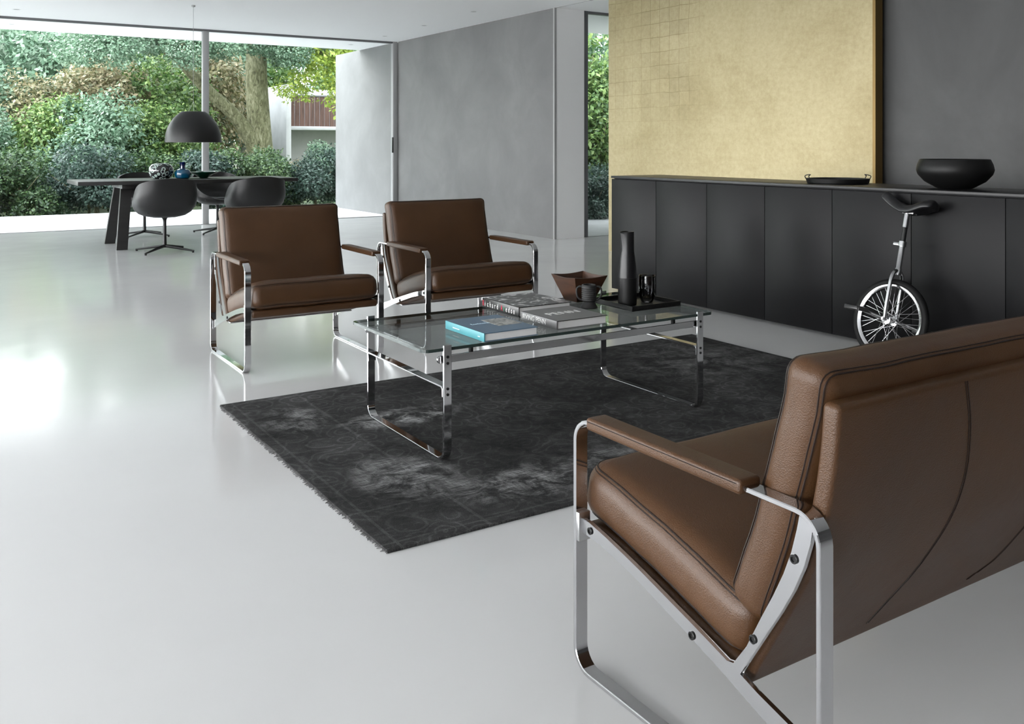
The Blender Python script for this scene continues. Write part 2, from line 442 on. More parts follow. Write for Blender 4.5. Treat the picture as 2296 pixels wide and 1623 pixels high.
def rbox(sx, sy, sz, r, n=(6,6,2), f=None, flip=False):
    """rounded box on a grid, each vertex then sent through f(x,y,z)"""
    H = (sx/2, sy/2, sz/2); A = [axis(H[i], r, n[i]) for i in range(3)]
    verts = {}; V = []; F = []
    def vid(i, j, k):
        key = (i, j, k)
        if key in verts: return verts[key]
        p = Vector((A[0][i], A[1][j], A[2][k]))
        q = Vector([max(-(H[d]-r), min(H[d]-r, p[d])) for d in range(3)])
        d = p-q
        if d.length > 1e-9: p = q+d.normalized()*r
        if f: p = Vector(f(*p))
        verts[key] = len(V); V.append(p); return verts[key]
    n0, n1, n2 = len(A[0]), len(A[1]), len(A[2])
    for k in (0, n2-1):
        for i in range(n0-1):
            for j in range(n1-1):
                q = (vid(i,j,k), vid(i+1,j,k), vid(i+1,j+1,k), vid(i,j+1,k)); F.append(q if k else q[::-1])
    for j in (0, n1-1):
        for i in range(n0-1):
            for k in range(n2-1):
                q = (vid(i,j,k), vid(i+1,j,k), vid(i+1,j,k+1), vid(i,j,k+1)); F.append(q[::-1] if j else q)
    for i in (0, n0-1):
        for j in range(n1-1):
            for k in range(n2-1):
                q = (vid(i,j,k), vid(i,j+1,k), vid(i,j+1,k+1), vid(i,j,k+1)); F.append(q if i else q[::-1])
    bm = bmesh.new(); vv = [bm.verts.new(p) for p in V]
    for q in F: bm.faces.new([vv[i] for i in q])
    return bm

def text_obj(s, size, mat, parent, M, sx=1., name='lettering', align='LEFT', ext=.0004, shear=0):
    cu = bpy.data.curves.new(name, 'FONT'); cu.body = s; cu.size = size; cu.extrude = ext; cu.align_x = align; cu.shear = shear; cu.resolution_u = 4
    o = bpy.data.objects.new(name, cu); COL.objects.link(o)
    dg = bpy.context.evaluated_depsgraph_get(); me = bpy.data.meshes.new_from_object(o.evaluated_get(dg))
    bpy.data.objects.remove(o); bpy.data.curves.remove(cu)
    me.transform(Matrix.Diagonal((sx, 1, 1, 1))); me.transform(M)
    me.materials.clear(); me.materials.append(MATS[mat]); me.name = name
    q = bpy.data.objects.new(name, me); COL.objects.link(q); q.parent = parent; return q

# ------------------------------------------------------------------ camera
cam = bpy.data.cameras.new('camera'); co_ = bpy.data.objects.new('camera', cam); COL.objects.link(co_)
cam.sensor_fit = 'HORIZONTAL'; cam.sensor_width = 36; cam.lens = 36*2065/2296; cam.shift_y = -(811.5-325)/2296
cam.clip_start = .05; cam.clip_end = 300
co_.location = (0,0,1.10); co_.rotation_euler = (PI/2, 0, -math.atan2(1318, 2065)); sc.camera = co_

# ------------------------------------------------------------------ sky
w = bpy.data.worlds.new('sky'); sc.world = w; w.use_nodes = True; t = w.node_tree; bg = t.nodes['Background']
tc = t.nodes.new('ShaderNodeTexCoord'); sp = t.nodes.new('ShaderNodeSeparateXYZ'); t.links.new(tc.outputs['Generated'], sp.inputs[0])
t.links.new(ramp(t, sp.outputs['Z'], [(0., (1.,1.,1.)), (.25, (.97,.985,1.)), (1., (.85,.92,1.))]), bg.inputs[0])
# brighter cloud cover behind and to the left of the room, where the sun stands behind it
dot = N(t, 'ShaderNodeVectorMath', operation='DOT_PRODUCT'); t.links.new(tc.outputs['Generated'], dot.inputs[0]); dot.inputs[1].default_value = Vector((-.92,.05,.34)).normalized()
mr = N(t, 'ShaderNodeMapRange'); t.links.new(dot.outputs['Value'], mr.inputs[0])
mr.inputs[1].default_value = .1; mr.inputs[2].default_value = 1.; mr.inputs[3].default_value = 2.6; mr.inputs[4].default_value = 8.5
t.links.new(mr.outputs[0], bg.inputs[1])

sun = bpy.data.lights.new('veiled_sun', 'SUN'); sun.energy = .5; sun.angle = math.radians(38); sun.color = (1,.985,.96)
so = bpy.data.objects.new('veiled_sun', sun); COL.objects.link(so); so.rotation_euler = Vector((.80,-.30,-.52)).to_track_quat('-Z','Y').to_euler()

# ------------------------------------------------------------------ room shell
H = 2.70
struct('floor', B(-8, 9.5, -8, 13.02, -.2, 0), 'floor_resin')
bm = B(-8, 6.6, -8, 13.03, H, H+.3); box(bm, 6.6, 9.5, -8, 8.86, H, H+.3)
struct('ceiling', bm, 'ceiling_paint')
struct('roof_overhang', B(-9.5, 6.2, 13.11, 14.5, H, H+.3), 'ceiling_paint')
struct('roof_overhang_side', B(6.2, 10.8, 8.9, 10.5, H, H+.3), 'ceiling_paint')
struct('terrace', B(-14, 6.2, 13.08, 16.3, -.25, -.015), 'terrace_stone')
struct('terrace_side', B(6.6, 13, 8.9, 10.3, -.25, -.015), 'terrace_stone')
struct('terrace_rear', B(-14, -8, -14, 13.08, -.25, -.015), 'terrace_stone')
struct('terrace_behind', B(-8, 12, -14, -8, -.25, -.015), 'terrace_stone')
# grey plaster wall running from the room out onto the terrace
bm = B(6.20, 6.60, 8.80, 13.0, 0, H)
struct('wall_grey', bm, 'grey_plaster', False)
struct('wall_grey_outside', B(6.20, 6.60, 13.1, 15.57, -.2, H), 'grey_plaster', False)
struct('wall_grey_end', B(6.215, 6.62, 8.775, 8.80, 0, H), 'white_paint', False)
struct('trim_1', B(6.185, 6.215, 8.772, 8.80, 0, H), 'frame_grey', False)
struct('wall_gold', B(5.99, 6.06, 4.36, 7.52, 0, H), 'gold_leaf', False)
struct('trim_2', B(5.985, 6.07, 4.335, 4.36, 0, H), 'gold_edge', False)
struct('wall_right', B(6.12, 6.4, -8, 7.45, 0, H), 'dark_plaster', False)
struct('wall_far_right', B(9.3, 9.5, -8, 8.8, 0, H), 'white_paint', False)
struct('trim_3', B(6.205, 6.215, -2, 8.775, H-.004, H+.001), 'frame_grey', False)

def window(n, x0, x1, y, posts, leaf=True):
    bm = bmesh.new()
    box(bm, x0, x1, y-.03, y+.03, -.012, .004); box(bm, x0, x1, y-.03, y+.03, H-.028, H+.001)
    o = struct('window_%d' % n, bm, 'frame_dark', False)
    for px in posts:
        obj('mullion', B(px-.042, px+.042, y-.04, y+.04, .0, H-.025, .004), 'frame_grey', o)
    xs = [x0]+list(posts)+[x1]
    for a, c in zip(xs, xs[1:]):
        obj('pane', B(a+.005, c-.005, y-.002, y+.002, .004, H-.027), 'window_glass', o, False)
    return o
w1 = window(1, -8, 6.2, 13.05, [-4.9, -.8, 3.285])
obj('jamb', B(6.12, 6.2, 13.01, 13.09, 0, H, .003), 'frame_grey', w1)
obj('door_handle', B(6.105, 6.122, 13.0, 13.03, .98, 1.22, .004), 'black_metal', w1)
w2 = window(2, 6.62, 9.3, 8.83, [])
obj('jamb', B(6.62, 6.69, 8.79, 8.87, 0, H, .003), 'frame_dark', w2)
# glazed sides of the room behind and left of the camera
bm = bmesh.new(); box(bm, -8.05, -7.95, -8, 13, H-.03, H); 
for y in (-8, -3.9, .2, 4.3, 8.4): box(bm, -8.05, -7.95, y-.04, y+.04, 0, H)
struct('window_3', bm, 'frame_grey')
struct('wall_back', B(-8, 9.5, -5.2, -5, 0, H), 'dark_plaster', False)
# recessed downlights
dl = None
def downlight(x, y, lab):
    global dl
    if dl is None:
        o = thing('recessed_downlight', lab, 'light', (x,y,H), 0, 'recessed ceiling spots')
        obj('trim_ring', L([(.032,-.001),(.045,-.004),(.05,-.001)], 28), 'white_paint', o)
        obj('lens', L([(0,-.0012),(.034,-.0012)], 28), 'frame_grey', o)
        dl = o
    else:
        o = copy_tree(dl); o.location = (x,y,H); o['label'] = lab
    return o
DL = [(37,21,'ceiling spot inside the glass at the far left of the ceiling'),(1062,26,'ceiling spot nearest the end of the grey wall'),(951,57,'ceiling spot midway along the top of the grey wall'),(863,81,'ceiling spot just inside the corner of glass and grey wall'),(26,54,'spot in the white outdoor soffit, far left'),(787,100,'spot in the white outdoor soffit beside the grey wall')]
_V = Vector((1318,2065)).normalized(); _R = Vector((_V.y,-_V.x))
for px_, py_, lab in DL:
    d = (1.6)*2065/(325-py_); s_ = (px_-1148)/2065*d; p_ = _V*d+_R*s_
    downlight(p_.x, p_.y, lab)

# ------------------------------------------------------------------ rug
RX, RY = 2.395, 3.098
rug = thing('area_rug', 'dark charcoal vintage oriental rug with pale worn patches under the glass coffee table', 'rug', (RX,RY,0))
random.seed(4)
def ruge(x, y, z):
    e = .006*noise.noise(Vector((x*3, y*3, 2))) if abs(x) > 1.2 or abs(y) > .7 else 0
    return (x+e, y+e, z+.004)
obj('pile', rbox(2.69, 1.66, .008, .003, (60,40,1), ruge), 'faded_rug', rug)
V = []; F = []
for k in range(230):
    y = -.825+1.65*k/229+random.uniform(-.002,.002); l_ = random.uniform(.004,.016); dy = random.uniform(-.005,.005); x = -1.342
    b0 = len(V); V += [(x, y-.0022, .002), (x, y+.0022, .002), (x, y, .006), (x-l_, y+dy-.0012, .0005), (x-l_, y+dy+.0012, .0005), (x-l_, y+dy, .002)]
    F += [(b0,b0+2,b0+5,b0+3),(b0+2,b0+1,b0+4,b0+5),(b0+3,b0+5,b0+4)]
tag(obj('fringe', (V, F), 'rug_fringe', rug), kind='stuff')

# ------------------------------------------------------------------ seating
FRAME_D = .635; FRAME_H = .530
def side_loop():
    R = .045; t_ = .0045; d, h = FRAME_D-t_, FRAME_H-t_; p = []
    p += arc(t_+R, t_+R, R, 180, 270); p += arc(d-R, t_+R, R, 270, 360); p += arc(d-R, h-R, R, 0, 90); p += arc(t_+R, h-R, R, 90, 180)
    return p
BRACE = [(.010,.318),(.04,.316),(.095,.305),(.15,.292),(.205,.278),(.344,.239),(.43,.212),(.446,.215),
         (.475,.258),(.507,.320),(.532,.366),(.554,.411),(.570,.452),(.581,.492),(.586,.521),(.616,.521),
         (.608,.480),(.594,.435),(.574,.391),(.548,.345),(.518,.297),(.488,.249),(.459,.204),
         (.498,.192),(.558,.176),(.626,.158),(.626,.112),(.516,.153),(.413,.190),(.298,.226),(.19,.258),(.12,.274),(.07,.284),(.010,.287)]
SHELL_BACK = [(.458,.178),(.466,.200),(.500,.262),(.547,.345),(.592,.435),(.618,.52),(.634,.61),(.642,.697)]
def ypath(pts, z):
    for (a, za), (b_, zb) in zip(pts, pts[1:]):
        if za <= z <= zb: return a+(b_-a)*(z-za)/(zb-za)
    return pts[0][0] if z < pts[0][1] else pts[-1][0]
def cushion(parent, name, W_, path, T_, x0, puff, r=.042, mat='brown_leather', seed=0, bow=.0, sag=0.):
    pa = Path2(path); Ls = pa.len; hx = W_/2; hs = Ls/2
    def f(x, s, w_):
        u = x/hx; v = s/hs
        cover = max(0, 1-abs(u)**5)*max(0, 1-abs(v)**4)
        ww = w_*(1+puff*cover) if w_ > 0 else w_*(1+.25*puff*cover)
        nz = noise.noise(Vector((x*7+seed, s*9, w_*6)))*.0028 + noise.noise(Vector((x*16+seed, s*22, w_*9+3)))*.0016*(abs(u)**6+abs(v)**6+.2)
        # pinched gussets: sides draw in a little between the seams
        xx = x + math.copysign(.004*math.sin(PI*.5*(1-min(1, abs(w_)/(T_/2))))*abs(u)**8, x)
        if v > .72 and name == 'back_cushion': xx += math.copysign(.010*((v-.72)/.28)**2*abs(u)**6, x)
        nz += .0022*math.sin(s*34+x*5+seed)*abs(u)**5*max(0, noise.noise(Vector((s*5, seed, x*2)))+.3)
        c, n_ = pa.at(s*(1+bow*(1-u*u))+hs + (.006*abs(u)**10 if v > .8 and name == 'back_cushion' else 0))
        q = c+n_*(ww+nz-sag*cover)
        return (x0+xx+hx, q.x, q.y)
    nx = max(10, int(W_/.035))
    o = obj(name, rbox(W_, Ls, T_, r, (nx, 16, 3), f), mat, parent, ang=80)
    bm = bmesh.new(); q = r*(1-.7071)-.0004
    for side in (1, -1):
        for off in (0., .006):
            pts = []; a_, b_, rr = hx-q+.0008, hs-q+.0008, r*.8; w0 = side*(T_/2-q-off)
            for (cx_, cy_, A0) in ((a_-rr, b_-rr, 0), (-(a_-rr), b_-rr, 90), (-(a_-rr), -(b_-rr), 180), (a_-rr, -(b_-rr), 270)):
                pts += arc(cx_, cy_, rr, A0, A0+90, 5)
                if A0 in (0, 180):
                    sg = 1 if A0 == 0 else -1; n_ = 26
                    pts += [(sg*((a_-rr)-2*(a_-rr)*k/n_), sg*b_) for k in range(1, n_)]
                else:
                    sg = -1 if A0 == 90 else 1; n_ = 12
                    pts += [(sg*a_, -sg*((b_-rr)-2*(b_-rr)*k/n_)*-1*-1) for k in range(1, n_)]
            def g(x, s):
                k = 1.0
                # ride on the rounded edge: outward a touch when the seam sits lower on the gusset
                e = off*.45
                return f(x*(1+e/hx), s*(1+e/hs), w0)
            tube(bm, [g(x, s) for x, s in pts], .0016, 5, closed=True)
    obj('stitched_seam', bm, 'brown_leather_seam', o)
    return o
def bolt(parent, x, y, z, sgn):
    bm = bmesh.new(); M = Matrix.Translation((x,y,z)) @ Matrix.Rotation(-sgn*PI/2, 4, 'Y') if sgn > 0 else Matrix.Translation((x,y,z)) @ Matrix.Rotation(-PI/2, 4, 'Y')
    if sgn > 0: M = Matrix.Translation((x,y,z)) @ Matrix.Rotation(PI/2, 4, 'Y')
    lathe(bm, [(.0075,0),(.0075,.0025),(.0065,.0032),(.0042,.0032),(.0038,.001),(0,.001)], 20, M=M)
    obj('bolt', bm, 'bolt_black', parent)
def make_seat(name, label, cat, W_, split=1, seams=None, loc=(0,0,0), rotz=0, group=None):
    r_ = thing(name, label, cat, loc, rotz, group)
    for xa in (0, W_-.032):
        o = obj('side_frame', strip(bmesh.new(), side_loop(), xa, xa+.032, .009, True), 'chrome', r_)
        outer = xa == 0
        x0 = xa+.012
        br_ = obj('brace', plate(bmesh.new(), BRACE, x0, x0+.009), 'chrome', r_, ang=25)
        jb = B(xa+.001, xa+.031, .0085, .0195, .270, .330, .002); obj('joint_block', jb, 'steel_satin', br_)
        for (by, bz) in ((.045,.300),(.345,.218),(.490,.277),(.576,.443)):
            bolt(br_, x0 if outer else x0+.009, by, bz, -1 if outer else 1)
        # leather wrapped pad over the arm
        def fpad(x, y, z):
            return (xa+.016+x, .268+y+0*z, .5285+z)
        pd = obj('arm_pad', rbox(.052, .425, .026, .0075, (3, 20, 1), fpad), 'brown_leather', r_, ang=60)
        for e in (-1, 1):
            tube_pts = [(xa+.016+e*.0262, .062+.01*k, .5345) for k in range(42)]
            if e == -1: bm = bmesh.new()
            tube(bm, tube_pts, .0009, 5)
        obj('stitched_seam', bm, 'brown_leather_seam', pd)
    x0 = .036; iw = W_-.072
    # seat shell
    pa = Path2([(-.004,.280),(.03,.283),(.10,.276),(.20,.250),(.34,.213),(.42,.196),(.440,.196)]); Ls = pa.len
    def f(x, s, w_):
        c, n_ = pa.at(s+Ls/2); q = c+n_*w_; return (x0+iw/2+x, q.x, q.y)
    obj('seat_shell', rbox(iw, Ls, .036, .0125, (max(6,int(iw/.08)), 26, 1), f), 'brown_leather', r_, ang=60)
    # back shell
    pts = [(a-.017, z) for a, z in SHELL_BACK]; pb = Path2(pts); Lb = pb.len
    def f2(x, s, w_):
        c, n_ = pb.at(s+Lb/2); q = c-n_*w_; return (x0+iw/2+x, q.x, q.y)
    bs = obj('back_shell', rbox(iw, Lb, .034, .011, (max(6,int(iw/.08)), 26, 1), f2), 'brown_leather', r_, ang=60)
    if seams:
        bm = bmesh.new()
        for sm in seams:
            bm = bmesh.new()
            for dx in (-.003, .003):
                P3 = catmull([(x+dx, ypath(SHELL_BACK, z)+.0004, z) for x, z in sm], 12)
                P3 = [Vector((p.x, ypath(SHELL_BACK, p.z)-.0002, p.z)) for p in P3]
                # snap onto the real outer surface of the bent shell
                Q3 = []
                for p in P3:
                    best = min((abs((lambda c: (c[0]-c[1]*.017).y)(pb.at(d_)) - p.z), d_) for d_ in [Lb*k/160 for k in range(161)])
                    c, n_ = pb.at(best[1]); q = c-n_*.0172; Q3.append(Vector((p.x, q.x, q.y)))
                tube(bm, Q3, .0012, 5)
            obj('stitched_seam', bm, 'brown_leather_seam', bs)
    # cross bar under the seat
    obj('cross_bar', B(.03 if W_ < 1 else .3, W_-(.03 if W_ < 1 else .3), .355, .40, .184, .190, .002), 'steel_satin', r_)
    cw = (W_-.072)/split
    for k in range(split):
        cushion(r_, 'seat_cushion', cw-.003, [(-.020,.372),(.13,.342),(.30,.297),(.455,.252)], .122, x0+.0015+k*cw, .36, seed=k*9+W_)
        cushion(r_, 'back_cushion', cw-.003, [(.438,.290),(.490,.43),(.528,.55),(.560,.67),(.577,.750) if W_ > 1 else (.581,.764)], .095, x0+.0015+k*cw, .24, r=.036, seed=k*5+W_*3)
    return r_
seamsL = [[(.376,.690),(.399,.603),(.413,.484),(.393,.319),(.335,.205)], [(.83,.50),(.779,.353),(.738,.244),(.66,.205)]]
SW = 2.02
seams = [[(SW-x, z) for x, z in s_] for s_ in seamsL] + seamsL
seams = [sorted(s_, key=lambda p: -p[1]) for s_ in seams]
make_seat('armchair', 'brown leather armchair with chrome loop frame, left one of the pair, nearer the dining table', 'armchair', .727, loc=(1.293,4.405,0), group='brown leather armchairs facing the sofa')
make_seat('armchair', 'brown leather armchair with chrome loop frame, right one of the pair, before the grey wall', 'armchair', .727, loc=(2.264,4.405,0), group='brown leather armchairs facing the sofa')
make_seat('sofa', 'brown leather sofa with chrome loop frame seen from behind in the foreground', 'sofa', SW, 2, seams, loc=(1.153+SW,1.567,0), rotz=PI)

# ------------------------------------------------------------------ coffee table
CTZ = .008
ct = thing('coffee_table', 'low glass coffee table on two chrome loop legs standing on the dark rug', 'coffee table', (0,0,CTZ))
for xa in (1.504, 2.692):
    p = [(2.797,.402),(2.797,.05)] + arc(2.842,.049,.045,180,270,8)[1:] + [(3.395,.004)] + arc(3.395,.049,.045,270,360,8)[1:] + [(3.44,.402)]
    sf = obj('side_frame', strip(bmesh.new(), p, xa, xa+.032, .009), 'chrome', ct)
    for yy, sg in ((2.7925, -1), (3.4445, 1)):
        for z in (.362, .340, .252, .232):
            bm = bmesh.new(); M = Matrix.Translation((xa+.016, yy, z)) @ Matrix.Rotation(PI/2 if sg < 0 else -PI/2, 4, 'X')
            lathe(bm, [(.005,0),(.005,.0016),(.0035,.002),(0,.002)], 16, M=M); obj('bolt', bm, 'bolt_black', sf)
    # crossbar: flat bar with turned ends, fixed inside the legs
    p = [(2.8055,.224)] + arc(2.8165,.247,.011,180,90,5) + arc(3.4205,.247,.011,90,0,5) + [(3.4315,.224)]
    obj('crossbar', strip(bmesh.new(), p, xa-.001, xa+.033, .007), 'chrome', ct)
for y0 in (2.812, 3.425):
    bm = bmesh.new()
    # rail, an upright flat bar
    out = [(1.488,.351)]+[(1.488+.013-.013*math.cos(a), .351+.013*math.sin(a)) for a in (.5,1.,PI/2)]+[(2.727,.364)]+[(2.727+.013*math.sin(a), .351+.013*math.cos(a)) for a in (.5,1.,PI/2)]
    out += [(2.727+.013*math.cos(a), .351-.013*math.sin(a)) for a in (.5,1.,PI/2)]+[(1.501-.013*math.sin(a), .351-.013*math.cos(a)) for a in (.0,.5,1.)]
    pl = plate(bmesh.new(), out, -.004, .004)
    bmesh.ops.transform(pl, matrix=Matrix.Translation((0,y0,0)) @ Matrix(((0,1,0,0),(1,0,0,0),(0,0,1,0),(0,0,0,1))), verts=pl.verts)
    rl = obj('rail', pl, 'chrome', ct)
    for x in (1.63, 2.585):
        obj('support_pin', L([(0,.350),(.0085,.350),(.0085,.3805),(0,.3805)], 18, (x, y0+(.012 if y0 < 3 else -.012), 0)), 'black_rubber', ct)
# tabletop: glass slab with rounded corners
def rrect(x0, x1, y0, y1, r, n=5):
    return arc(x1-r, y1-r, r, 0, 90, n)+arc(x0+r, y1-r, r, 90, 180, n)+arc(x0+r, y0+r, r, 180, 270, n)+arc(x1-r, y0+r, r, 270, 360, n)
bm = bmesh.new(); o_ = rrect(1.432, 2.797, 2.803, 3.434, .028)
a = [bm.verts.new((x, y, .381)) for x, y in o_]; c = [bm.verts.new((x, y, .392)) for x, y in o_]
bm.faces.new(a[::-1]); bm.faces.new(c); nn = len(a)
for i in range(nn): bm.faces.new((a[i], a[(i+1)%nn], c[(i+1)%nn], c[i])).material_index = 1
obj('tabletop', bm, ['table_glass','glass_edge'], ct, False)
GZ = CTZ+.392+.0004

# ------------------------------------------------------------------ books
def book(name, label, x0, x1, y0, y1, h, cover, spine, pages_inset=.004):
    o = thing(name, label, 'book', ((x0+x1)/2, (y0+y1)/2, GZ), 0, 'art books on the coffee table')
    w_, d_ = (x1-x0)/2, (y1-y0)/2
    bm = bmesh.new(); c_ = .0028
    box(bm, -w_, w_, -d_, d_, 0, c_); box(bm, -w_, w_, -d_, d_, h-c_, h)
    obj('cover', bm, cover, o, False)
    obj('spine', B(-w_-.002, -w_+.003, -d_, d_, 0, h, .0012), spine, o)
    obj('pages', B(-w_+.002, w_-pages_inset, -d_+pages_inset, d_-pages_inset, c_, h-c_), 'page_white', o, False)
    return o, w_, d_
def spine_text(o, s, size, mat, w_, y, z, sx=1., ext=.0003):
    # lettering on the -x face, reading from the far end towards the camera
    M = Matrix.Translation((-w_-.0024, y, z)) @ Matrix(((0,0,-1,0),(-1,0,0,0),(0,1,0,0),(0,0,0,1)))
    return text_obj(s, size, mat, o, M, sx)
b1, w_, d_ = book('book', 'blue book with a bright turquoise spine and pale relief picture on its cover', 1.676, 1.905, 2.807, 3.095, .031, 'blue_cover', 'cyan_spine')
obj('cover_picture', B(.0, .105, -.055, .075, .031, .0316), 'relief_print', b1, False)
text_obj('Ecosistemas', .026, 'print_light_blue', b1, Matrix.Translation((-.075,.012,.0312)) @ Matrix.Rotation(0,4,'Z'), .62)
obj('spine_mark', B(-w_-.0026, -w_-.0016, .035, .085, .013, .0155), 'print_white', b1, False)
obj('spine_mark', B(-w_-.0026, -w_-.0016, -.115, -.10, .013, .0155), 'print_white', b1, False)
b2, w_, d_ = book('book', 'grey hardback book lettered PENN lying in front of the photo book', 2.018, 2.258, 2.845, 3.095, .033, 'book_grey', 'book_grey')
spine_text(b2, 'IRVING PENN', .028, 'print_white', w_, d_-.012, .008, .98)
text_obj('PENN', .062, 'print_white', b2, Matrix.Translation((-.075,-.012,.0332)), .98)
obj('cover_edge', B(-w_+.001, w_+.0006, -d_-.0006, d_, .0302, .0329), 'book_black', b2, False)
b3, w_, d_ = book('book', 'large black book with a black and white photo cover and red initial', 2.035, 2.295, 3.135, 3.425, .040, 'book_black', 'book_black')
obj('cover_picture', B(-w_+.012, w_, -d_+.004, d_, .040, .0404), 'photo_print', b3, False)
yy = d_-.004
for s_, m_ in (('R','print_red'),('i','print_white'),('c','print_white'),('h','print_white'),('a','print_white'),('r','print_white'),('d','print_white'),(' ',''),('A','print_red'),('v','print_green'),('e','print_white'),('d','print_white'),('o','print_white'),('n','print_white')):
    if s_ != ' ': spine_text(b3, s_, .034, m_, w_, yy, .008, .62)
    yy -= .0195 if s_ != ' ' else .012

# ------------------------------------------------------------------ wooden bowl, mug, tray, carafe, tumbler
bo = thing('wooden_bowl', 'square dark brown wooden bowl with flaring sides behind the small mug', 'bowl', (2.490,3.338,GZ))
bm = bmesh.new()
def sq(h, z, dip=0., n=8):
    pts = []
    for k in range(4):
        a = [(h,-h),(h,h),(-h,h),(-h,-h)][k]; c_ = [(h,h),(-h,h),(-h,-h),(h,-h)][k]
        for i in range(n):
            s_ = i/n; bulge = math.sin(PI*s_)*dip
            pts.append((a[0]+(c_[0]-a[0])*s_, a[1]+(c_[1]-a[1])*s_, z-bulge*1.0))
    return [bm.verts.new(p) for p in pts]
rings = [sq(.045,0), sq(.049,.004), sq(.090,.113,.006), sq(.0905,.116,.006), sq(.084,.116,.006), sq(.046,.012), ]
for A, Bq in zip(rings, rings[1:]):
    for i in range(32): bm.faces.new((A[i], A[(i+1)%32], Bq[(i+1)%32], Bq[i]))
bm.faces.new(rings[0][::-1]); bm.faces.new(rings[-1])
obj('bowl_body', bm, 'bowl_wood', bo)
mu = thing('two_handled_mug', 'small dark clay mug with two round handles, before the wooden bowl', 'mug', (2.408,3.158,GZ), -.6)
pr = [(0,0),(.036,0),(.0375,.004),(.030,.016),(.0255,.026),(.0265,.03)]
for k in range(7): z = .032+k*.0085; pr += [(.0312,z),(.0326,z+.003),(.0312,z+.006)]
pr += [(.031,.094),(.0315,.098),(.028,.1005),(.025,.099),(.024,.06),(0,.055)]
obj('mug_body', L(pr, 36), 'dark_ceramic', mu)
for s_ in (-1, 1):
    pts = [(s_*.027,0,.088),(s_*.040,0,.092),(s_*.051,0,.084),(s_*.053,0,.066),(s_*.049,0,.048),(s_*.038,0,.036),(s_*.026,0,.036)]
    obj('handle', T(catmull(pts, 5), .0042, 10), 'dark_ceramic', mu)
tr = thing('square_tray', 'black square tray under the carafe and tumbler on the glass table', 'tray', (2.640,3.122,GZ))
bm = bmesh.new(); h_ = .137
box(bm, -h_, h_, -h_, h_, 0, .004)
for a in ((-h_,h_,-h_,-h_+.006),(-h_,h_,h_-.006,h_),(-h_,-h_+.006,-h_+.006,h_-.006),(h_-.006,h_,-h_+.006,h_-.006)): box(bm, *a, .004, .021, .001, 1)
obj('tray_body', bm, 'tray_black', tr)
ca = thing('carafe', 'tall smoky black carafe with a small spout standing on the black tray', 'carafe', (2.583,3.112,GZ+.0045))
prof = [(0,0),(.037,0),(.040,.003),(.041,.03),(.0405,.118)]
obj('lower_body', L(prof+[(.0398,.118),(0,.116)], 40), 'matte_black_bowl', ca)
bm = L([(.0405,.1185),(.0385,.155),(.034,.195),(.0295,.228),(.0285,.236),(.0285,.300),(.0285,.318),(.0262,.318),(.0262,.236),(.0365,.15),(.038,.121)], 40)
for v in bm.verts:
    if v.co.z > .295 and v.co.x < 0 and abs(v.co.y) < .02:
        k = (1-abs(v.co.y)/.02)*(v.co.z-.295)/.023; v.co.x -= .014*k
obj('neck', bm, 'black_plastic', ca)
tb = thing('tumbler', 'smoked glass tumbler on the black tray, right of the carafe', 'glass', (2.700,3.118,GZ+.0045))
obj('tumbler_body', L([(0,0),(.022,0),(.026,.004),(.034,.022),(.038,.045),(.038,.09),(.036,.118),(.0345,.118),(.0362,.09),(.0362,.045),(.031,.024),(0,.018)], 40), 'smoke_glass', tb)

# ------------------------------------------------------------------ sideboard
sb = thing('sideboard', 'long low anthracite sideboard with handleless doors in front of the gold wall', 'sideboard', (0,0,0))
Y1 = 5.452; nd = 8; Y0 = Y1-nd*.5005
obj('carcass', B(4.40, 4.85, Y0, Y1, .035, .846, .0015), 'anthracite_lacquer', sb)
obj('worktop', B(4.366, 4.852, Y0, Y1+.001, .8505, .868, .0012), 'anthracite_top', sb)
obj('shadow_gap', B(4.392, 4.84, Y0+.003, Y1-.004, .846, .8505), 'shadow_black', sb, False)
obj('plinth', B(4.45, 4.80, Y0+.03, Y1-.03, 0, .036), 'shadow_black', sb, False)
for k in range(nd):
    y = Y1-k*.5005
    obj('door', B(4.370, 4.3995, y-.5005+.0018, y-.0018, .022, .844, .001), 'anthracite_lacquer', sb)
SZ = .8685
bw = thing('black_bowl', 'big round matte black bowl on the right part of the sideboard', 'bowl', (4.62,2.862,SZ))
obj('bowl_body', L([(0,0),(.082,0),(.095,.006),(.150,.038),(.182,.075),(.190,.100),(.184,.128),(.172,.155),(.168,.156),(.176,.128),(.18,.1),(.14,.045),(.08,.016),(0,.012)], 64), 'matte_black_bowl', bw)
rt = thing('round_tray', 'round black tray with two wire handles on the sideboard below the gold wall', 'tray', (4.65,3.63,SZ), 0)
obj('tray_body', L([(0,0),(.172,0),(.178,.004),(.184,.030),(.181,.030),(.174,.007),(0,.005)], 64), 'tray_black', rt)
for s_ in (1, -1):
    ctr = Vector((.843*0-.0, 0, 0)); ax = Vector((.843,-.538,0))*s_; pr_ = Vector((.538,.843,0))
    pts = [ax*.179+pr_*-.038+Vector((0,0,.026)), ax*.186+pr_*-.036+Vector((0,0,.044)), ax*.172+pr_*-.02+Vector((0,0,.052)), ax*.168+Vector((0,0,.053)), ax*.172+pr_*.02+Vector((0,0,.052)), ax*.186+pr_*.036+Vector((0,0,.044)), ax*.179+pr_*.038+Vector((0,0,.026))]
    obj('handle', T(catmull(pts, 5), .0028, 8), 'black_metal', rt)

